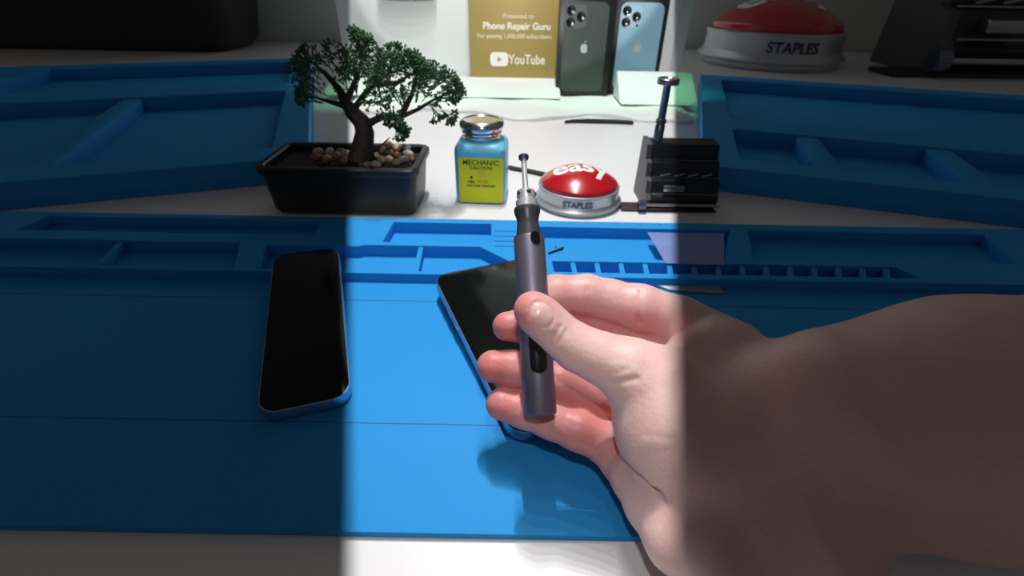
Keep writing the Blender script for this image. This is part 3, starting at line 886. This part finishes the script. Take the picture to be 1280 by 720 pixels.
index = chain([(C(670, 380, .2400), 7.8 * mm), (C(694, 369, .2430), 10.0 * mm), (C(733, 369, .2430), 10.3 * mm), (C(762, 375, .2430), 10.2 * mm),
               (C(800, 385, .2400), 11.6 * mm), (C(850, 402, .2400), 12.4 * mm), (C(915, 440, .238), 16 * mm)])
middle_a = chain([(C(634, 408, .2410), 7.4 * mm), (C(655, 407, .2430), 8.4 * mm), (C(700, 405, .2490), 9.3 * mm), (C(745, 410, .2520), 9.6 * mm), (C(800, 425, .2500), 11 * mm), (C(870, 455, .240), 14 * mm)])
middle = chain([(C(616, 458.0, .2395), 8.1 * mm), (C(640, 461, .2400), 8.9 * mm), (C(672, 468, .2400), 8.8 * mm), (C(700, 477, .2395), 9.2 * mm), (C(745, 494, .2400), 9.8 * mm),
                (C(800, 512, .240), 11 * mm), (C(880, 520, .230), 14 * mm)])
ring = chain([(C(627, 505, .2370), 7.9 * mm), (C(655, 513, .2365), 8.5 * mm), (C(690, 526, .2345), 8.7 * mm), (C(722, 538, .2320), 9.4 * mm), (C(762, 556, .2310), 10 * mm),
              (C(810, 578, .222), 11.0 * mm), (C(880, 588, .213), 13 * mm)])
pinky = chain([(C(762, 564, .2260), 7.4 * mm), (C(772, 578, .2220), 7.8 * mm), (C(792, 600, .2130), 9.0 * mm), (C(850, 630, .200), 14 * mm)])
thumb = chain([(C(664, 386, .2030), 7.0 * mm), (C(671, 392, .2030), 8.1 * mm), (C(686, 405, .2045), 8.3 * mm), (C(703, 421, .2050), 8.5 * mm), (C(722, 435, .2050), 9.6 * mm),
               (C(752, 448, .2040), 10.6 * mm), (C(785, 462, .2030), 13.2 * mm), (C(812, 480, .203), 16.5 * mm)], k=.004)
palm = chain([(C(815, 482, .2040), 16.5 * mm), (C(838, 528, .2010), 22.0 * mm), (C(885, 585, .1980), 26 * mm), (C(960, 620, .192), 27 * mm)], k=.01)
palm = smin(palm, chain([(C(868, 425, .236), 15.5 * mm), (C(900, 450, .226), 20 * mm), (C(970, 540, .212), 26 * mm), (C(1010, 600, .2), 27 * mm)]), .012)
palm = smin(palm, chain([(C(860, 440, .214), 8.5 * mm), (C(900, 500, .206), 18 * mm)]), .012)
palm = smin(palm, chain([(C(790, 592, .2120), 9.2 * mm), (C(814, 630, .2020), 11.0 * mm), (C(850, 672, .1860), 13.5 * mm), (C(915, 700, .172), 18 * mm), (C(1000, 670, .170), 24 * mm)]), .008)
palm = smin(palm, cone(C(870, 585, .205), C(960, 610, .195), .018, .024), .012)
arm = chain([(C(960, 580, .190), 30 * mm), (C(1055, 538, .184), 37 * mm), (C(1200, 528, .176), 44 * mm), (C(1420, 530, .170), 48 * mm), (C(1700, 520, .170), 50 * mm)], k=.012)
f = smin(palm, arm, .016)
g = np.minimum(index, middle); 
f = smin(f, middle_a, .003)
f = smin(f, index, .004)
f = smin(f, middle, .004)
f = smin(f, ring, .003)
f = smin(f, pinky, .0035)
f = smin(f, thumb, .006)
# creases: polylines drawn on the near surface
def groove(pts, depth, w, zmax=.232, f=f):
    px = [C(*p) for p in pts]
    for a, b in zip(px, px[1:]):
        xa, xb = a, b
        lo_i = np.maximum(((np.minimum(a, b) - 4 * w - lo_) / G).astype(int), 0)
        hi_i = np.minimum(((np.maximum(a, b) + 4 * w - lo_) / G).astype(int) + 1, [nx, ny, nz])
        sl = tuple(slice(int(l), int(h)) for l, h in zip(lo_i, hi_i))
        X = gx[sl[0]]; Y = gy[:, sl[1]]; Z = gz[:, :, sl[2]]
        ba = b - a; t = np.clip(((X - a[0]) * ba[0] + (Y - a[1]) * ba[1] + (Z - a[2]) * ba[2]) / float(ba @ ba), 0, 1)
        d2 = (X - a[0] - t * ba[0]) ** 2 + (Y - a[1] - t * ba[1]) ** 2 + ((Z - a[2] - t * ba[2]) * .35) ** 2
        f[sl] += depth * np.exp(-d2 / (w * w))
def gr(pts, depth=.0006, w=.0009): groove(pts, depth * 1.5, w)
gr([(744, 484, .196), (768, 480, .190), (796, 474, .187)], .0008, .0012)
gr([(748, 497, .196), (775, 492, .188), (800, 492, .184)], .0006, .0010)
gr([(770, 502, .188), (800, 503, .182)], .0004, .0009)
gr([(776, 515, .186), (800, 515, .180), (830, 508, .178)], .0004, .0009)
gr([(762, 470, .190), (785, 462, .188)], .0004, .0009)
gr([(790, 540, .182), (812, 548, .178), (838, 550, .176)], .0004, .0012)
gr([(783, 578, .200), (800, 596, .192), (822, 614, .186), (846, 636, .182)], .0012, .0014)
gr([(798, 398, .232), (801, 412, .228), (812, 420, .220), (838, 410, .215)], .0012, .0014)
gr([(690, 497, .229), (700, 503, .229), (745, 512, .226)], .0003, .0008)
gr([(733, 360, .234), (735, 384, .234)], .0005, .0010)
gr([(800, 365, .233), (797, 395, .230)], .0006, .0012)
gr([(672, 458, .231), (670, 478, .231)], .0005, .0008)
gr([(700, 408, .197), (692, 420, .197), (688, 430, .198)], .0004, .0010)
gr([(707, 414, .196), (698, 428, .196)], .0004, .0008)
# thumb nail: a slightly sunk flat plate with a rim
nail_c = C(677, 393, .1955)
nd = C(700, 415, .1955) - C(664, 380, .1955); nd /= np.linalg.norm(nd)
ns = np.array([nd[1], -nd[0], 0], dtype=np.float32)
i0 = np.maximum(((nail_c - .010 - lo_) / G).astype(int), 0); i1 = ((nail_c + .010 - lo_) / G).astype(int)
sl = tuple(slice(int(a), int(b)) for a, b in zip(i0, i1))
X = gx[sl[0]] - nail_c[0]; Y = gy[:, sl[1]] - nail_c[1]; Z = gz[:, :, sl[2]] - nail_c[2]
uu = X * nd[0] + Y * nd[1]; vv = X * ns[0] + Y * ns[1]
rr = np.sqrt((uu / .0056) ** 2 + ((vv) / .0046) ** 2) + 0 * Z
f[sl] += .00055 * np.exp(-((rr - 1) / .10) ** 2)
# fine skin relief
inside = f < 0
def surface_nets(f):
    s = f < 0
    c = np.zeros((nx - 1, ny - 1, nz - 1), dtype=np.int8)
    for dx in (0, 1):
        for dy in (0, 1):
            for dz in (0, 1):
                c += s[dx:nx - 1 + dx, dy:ny - 1 + dy, dz:nz - 1 + dz]
    act = np.argwhere((c > 0) & (c < 8))
    idx = -np.ones(c.shape, dtype=np.int32); idx[act[:, 0], act[:, 1], act[:, 2]] = np.arange(len(act))
    acc = np.zeros((len(act), 3)); cn = np.zeros(len(act))
    corners = [(0, 0, 0), (1, 0, 0), (0, 1, 0), (1, 1, 0), (0, 0, 1), (1, 0, 1), (0, 1, 1), (1, 1, 1)]
    for i, a in enumerate(corners):
        for j, b in enumerate(corners):
            if j <= i or sum(abs(p - q) for p, q in zip(a, b)) != 1: continue
            fa = f[act[:, 0] + a[0], act[:, 1] + a[1], act[:, 2] + a[2]].astype(float); fb = f[act[:, 0] + b[0], act[:, 1] + b[1], act[:, 2] + b[2]].astype(float)
            mk = (fa < 0) != (fb < 0)
            t = np.where(mk, fa / np.where(mk, fa - fb, 1), 0)
            pos = np.array(a)[None, :] + t[:, None] * (np.array(b) - np.array(a))[None, :]
            acc += np.where(mk[:, None], pos, 0); cn += mk
    verts = (act + acc / cn[:, None]) * G + lo_[None, :]
    faces = []
    for axis in range(3):
        sh = [slice(None)] * 3
        a_ = [slice(1, -1)] * 3; a_[axis] = slice(0, -1); b_ = [slice(1, -1)] * 3; b_[axis] = slice(1, None)
        sa = s[tuple(a_)]; sb = s[tuple(b_)]
        e = np.argwhere(sa != sb)
        flip = sa[e[:, 0], e[:, 1], e[:, 2]]
        off = np.ones(3, int); off[axis] = 0
        g_ = e + off
        o1, o2 = [(1, 2), (2, 0), (0, 1)][axis]
        q = []
        for (da, db) in ((-1, -1), (0, -1), (0, 0), (-1, 0)):
            h = g_.copy(); h[:, o1] += da; h[:, o2] += db
            q.append(idx[h[:, 0], h[:, 1], h[:, 2]])
        q = np.stack(q, 1)
        q[~flip] = q[~flip][:, ::-1]
        faces.append(q)
    faces = np.concatenate(faces)
    faces = faces[(faces >= 0).all(1)]
    return verts, faces
V, Q = surface_nets(f)
cv = V.copy()
Wd = np.array(CAM)[None, :] + V[:, 0:1] * np.array(RT)[None, :] - V[:, 1:2] * np.array(UP)[None, :] + V[:, 2:3] * np.array(FW)[None, :]
me = bpy.data.meshes.new('hand_and_forearm')
org = np.array(D(860, 560, .21))
me.from_pydata((Wd - org).tolist(), [], Q.tolist())
me.update()
hand = link('person', me, None, None, True)
hand.location = Vector(org)
tag(hand, 'right hand and bare forearm of a person pinching the screwdriver between thumb and fingers', 'person')
# tone attribute: rosy fingertips and joints, plus shade painted redder into finger gaps
tone = np.zeros(len(cv))
def redden(p, r, a):
    global tone
    d = np.linalg.norm(cv - C(*p)[None, :], axis=1); tone = np.maximum(tone, a * np.exp(-(d / r) ** 2))
for p, r, a in (((622, 458, .236), .017, 1), ((632, 506, .234), .017, .9), ((634, 408, .236), .014, .9), ((662, 385, .200), .010, .9), ((720, 485, .236), .022, .75), ((725, 535, .232), .026, .8),
                ((765, 575, .23), .022, .75), ((700, 372, .238), .018, .55), ((800, 410, .23), .016, .6), ((790, 590, .22), .016, .5), ((760, 380, .24), .02, .3), ((715, 408, .247), .016, .85), ((755, 415, .25), .016, .85), ((715, 408, .245), .02, .8), ((755, 415, .25), .02, .8), ((670, 500, .24), .03, .7), ((690, 470, .24), .03, .7)):
    redden(p, r, a)
at = me.attributes.new('tone', 'FLOAT', 'POINT'); at.data.foreach_set('value', tone.astype(np.float32))
dn = cv - nail_c[None, :]
ru = dn[:, 0] * nd[0] + dn[:, 1] * nd[1]; rv = dn[:, 0] * ns[0] + dn[:, 1] * ns[1]
rn = np.sqrt((ru / .0056) ** 2 + (rv / .0046) ** 2)
nail = np.clip((1.0 - rn) / .12, 0, 1) * (cv[:, 2] < nail_c[2] + .006)
at = me.attributes.new('nail', 'FLOAT', 'POINT'); at.data.foreach_set('value', nail.astype(np.float32))
sk = mat('skin', (0.70, 0.41, 0.33), 0.42, sss=0.12, bump=0.28, bscale=420, spec=0.4)
nt = sk.node_tree; b = nt.nodes['Principled BSDF']
base = b.inputs['Base Color'].links[0].from_node
base.inputs['A'].default_value = (0.70, 0.43, 0.40, 1); base.inputs['B'].default_value = (0.85, 0.575, 0.54, 1)
for n in nt.nodes:
    if n.type == 'TEX_NOISE' and n.inputs['Scale'].default_value == 60: n.inputs['Scale'].default_value = 90
ta = nt.nodes.new('ShaderNodeAttribute'); ta.attribute_name = 'tone'
m1 = nt.nodes.new('ShaderNodeMix'); m1.data_type = 'RGBA'; m1.inputs['B'].default_value = (0.63, 0.15, 0.155, 1)
nt.links.new(ta.outputs['Fac'], m1.inputs['Factor']); nt.links.new(base.outputs['Result'], m1.inputs['A'])
na = nt.nodes.new('ShaderNodeAttribute'); na.attribute_name = 'nail'
m2 = nt.nodes.new('ShaderNodeMix'); m2.data_type = 'RGBA'; m2.inputs['B'].default_value = (0.80, 0.50, 0.46, 1)
nt.links.new(na.outputs['Fac'], m2.inputs['Factor']); nt.links.new(m1.outputs['Result'], m2.inputs['A'])
nt.links.new(m2.outputs['Result'], b.inputs['Base Color'])
rg = nt.nodes.new('ShaderNodeMapRange'); rg.inputs['To Min'].default_value = .42; rg.inputs['To Max'].default_value = .22
nt.links.new(na.outputs['Fac'], rg.inputs['Value']); nt.links.new(rg.outputs['Result'], b.inputs['Roughness'])
me.materials.append(sk)
print('hand verts', len(V))

# ------------------------------------------------------------------ light: added unseen spots, cut to a wedge that leaves the sides dim
HALF = 0.338
def strip_spot(up_dist, energy, radius):
    l = bpy.data.lights.new('added_strip_spot', 'SPOT'); l.energy = energy; l.shadow_soft_size = radius
    l.spot_size = math.radians(178); l.spot_blend = 0.0; l.color = (1, 0.985, 0.97)
    o = bpy.data.objects.new('added_strip_spot', l); COL.objects.link(o)
    k = math.tan(math.radians(89))
    mtx = Matrix((RT * (HALF / k), UP * 1.0, -FW)).transposed().to_4x4(); mtx.translation = CAM + UP * up_dist
    o.matrix_world = mtx
for ud, e in ((0.06, 0.68), (0.30, 0.35), (0.45, 0.75), (0.60, 1.7), (0.75, 2.9), (0.92, 5.5), (1.10, 9.5), (1.30, 16.0), (1.52, 26.0)):
    strip_spot(ud, e, .005)  # the lowest is a front fill added for the hand
# one more lamp added out of view to brighten the backdrop board
l = bpy.data.lights.new('added_backdrop_fill', 'SPOT'); l.energy = 16; l.shadow_soft_size = .01; l.spot_size = math.radians(40); l.spot_blend = .02; l.color = (1, .985, .97)
o = bpy.data.objects.new('added_backdrop_fill', l); COL.objects.link(o)
t_ = math.radians(28); f_ = FW * math.cos(t_) + UP * math.sin(t_); u_ = UP * math.cos(t_) - FW * math.sin(t_); k = math.tan(math.radians(20))
mtx = Matrix((RT * (.305 / k), u_ * (math.tan(math.radians(12.5)) / k), -f_)).transposed().to_4x4(); mtx.translation = CAM + UP * .15
o.matrix_world = mtx
# green strip glow near the foam, as in the room
for x in (-.22, .2):
    l = bpy.data.lights.new('green_strip', 'AREA'); l.shape = 'RECTANGLE'; l.size = .35; l.size_y = .02; l.energy = .05; l.spread = math.radians(70); l.color = (.25, 1, .5)
    o = bpy.data.objects.new('green_strip', l); COL.objects.link(o); o.location = (x, .93, .16); o.rotation_euler = (math.radians(25), 0, 0)
w = bpy.data.worlds.new('world'); S.world = w; w.use_nodes = True
bgn = w.node_tree.nodes['Background']; bgn.inputs['Color'].default_value = (1.0, 0.93, 0.87, 1); bgn.inputs['Strength'].default_value = 0.06
S.view_settings.view_transform = 'Standard'; S.view_settings.look = 'None'; S.view_settings.gamma = 1
S.view_settings.exposure = 0.0; S.view_settings.use_curve_mapping = False
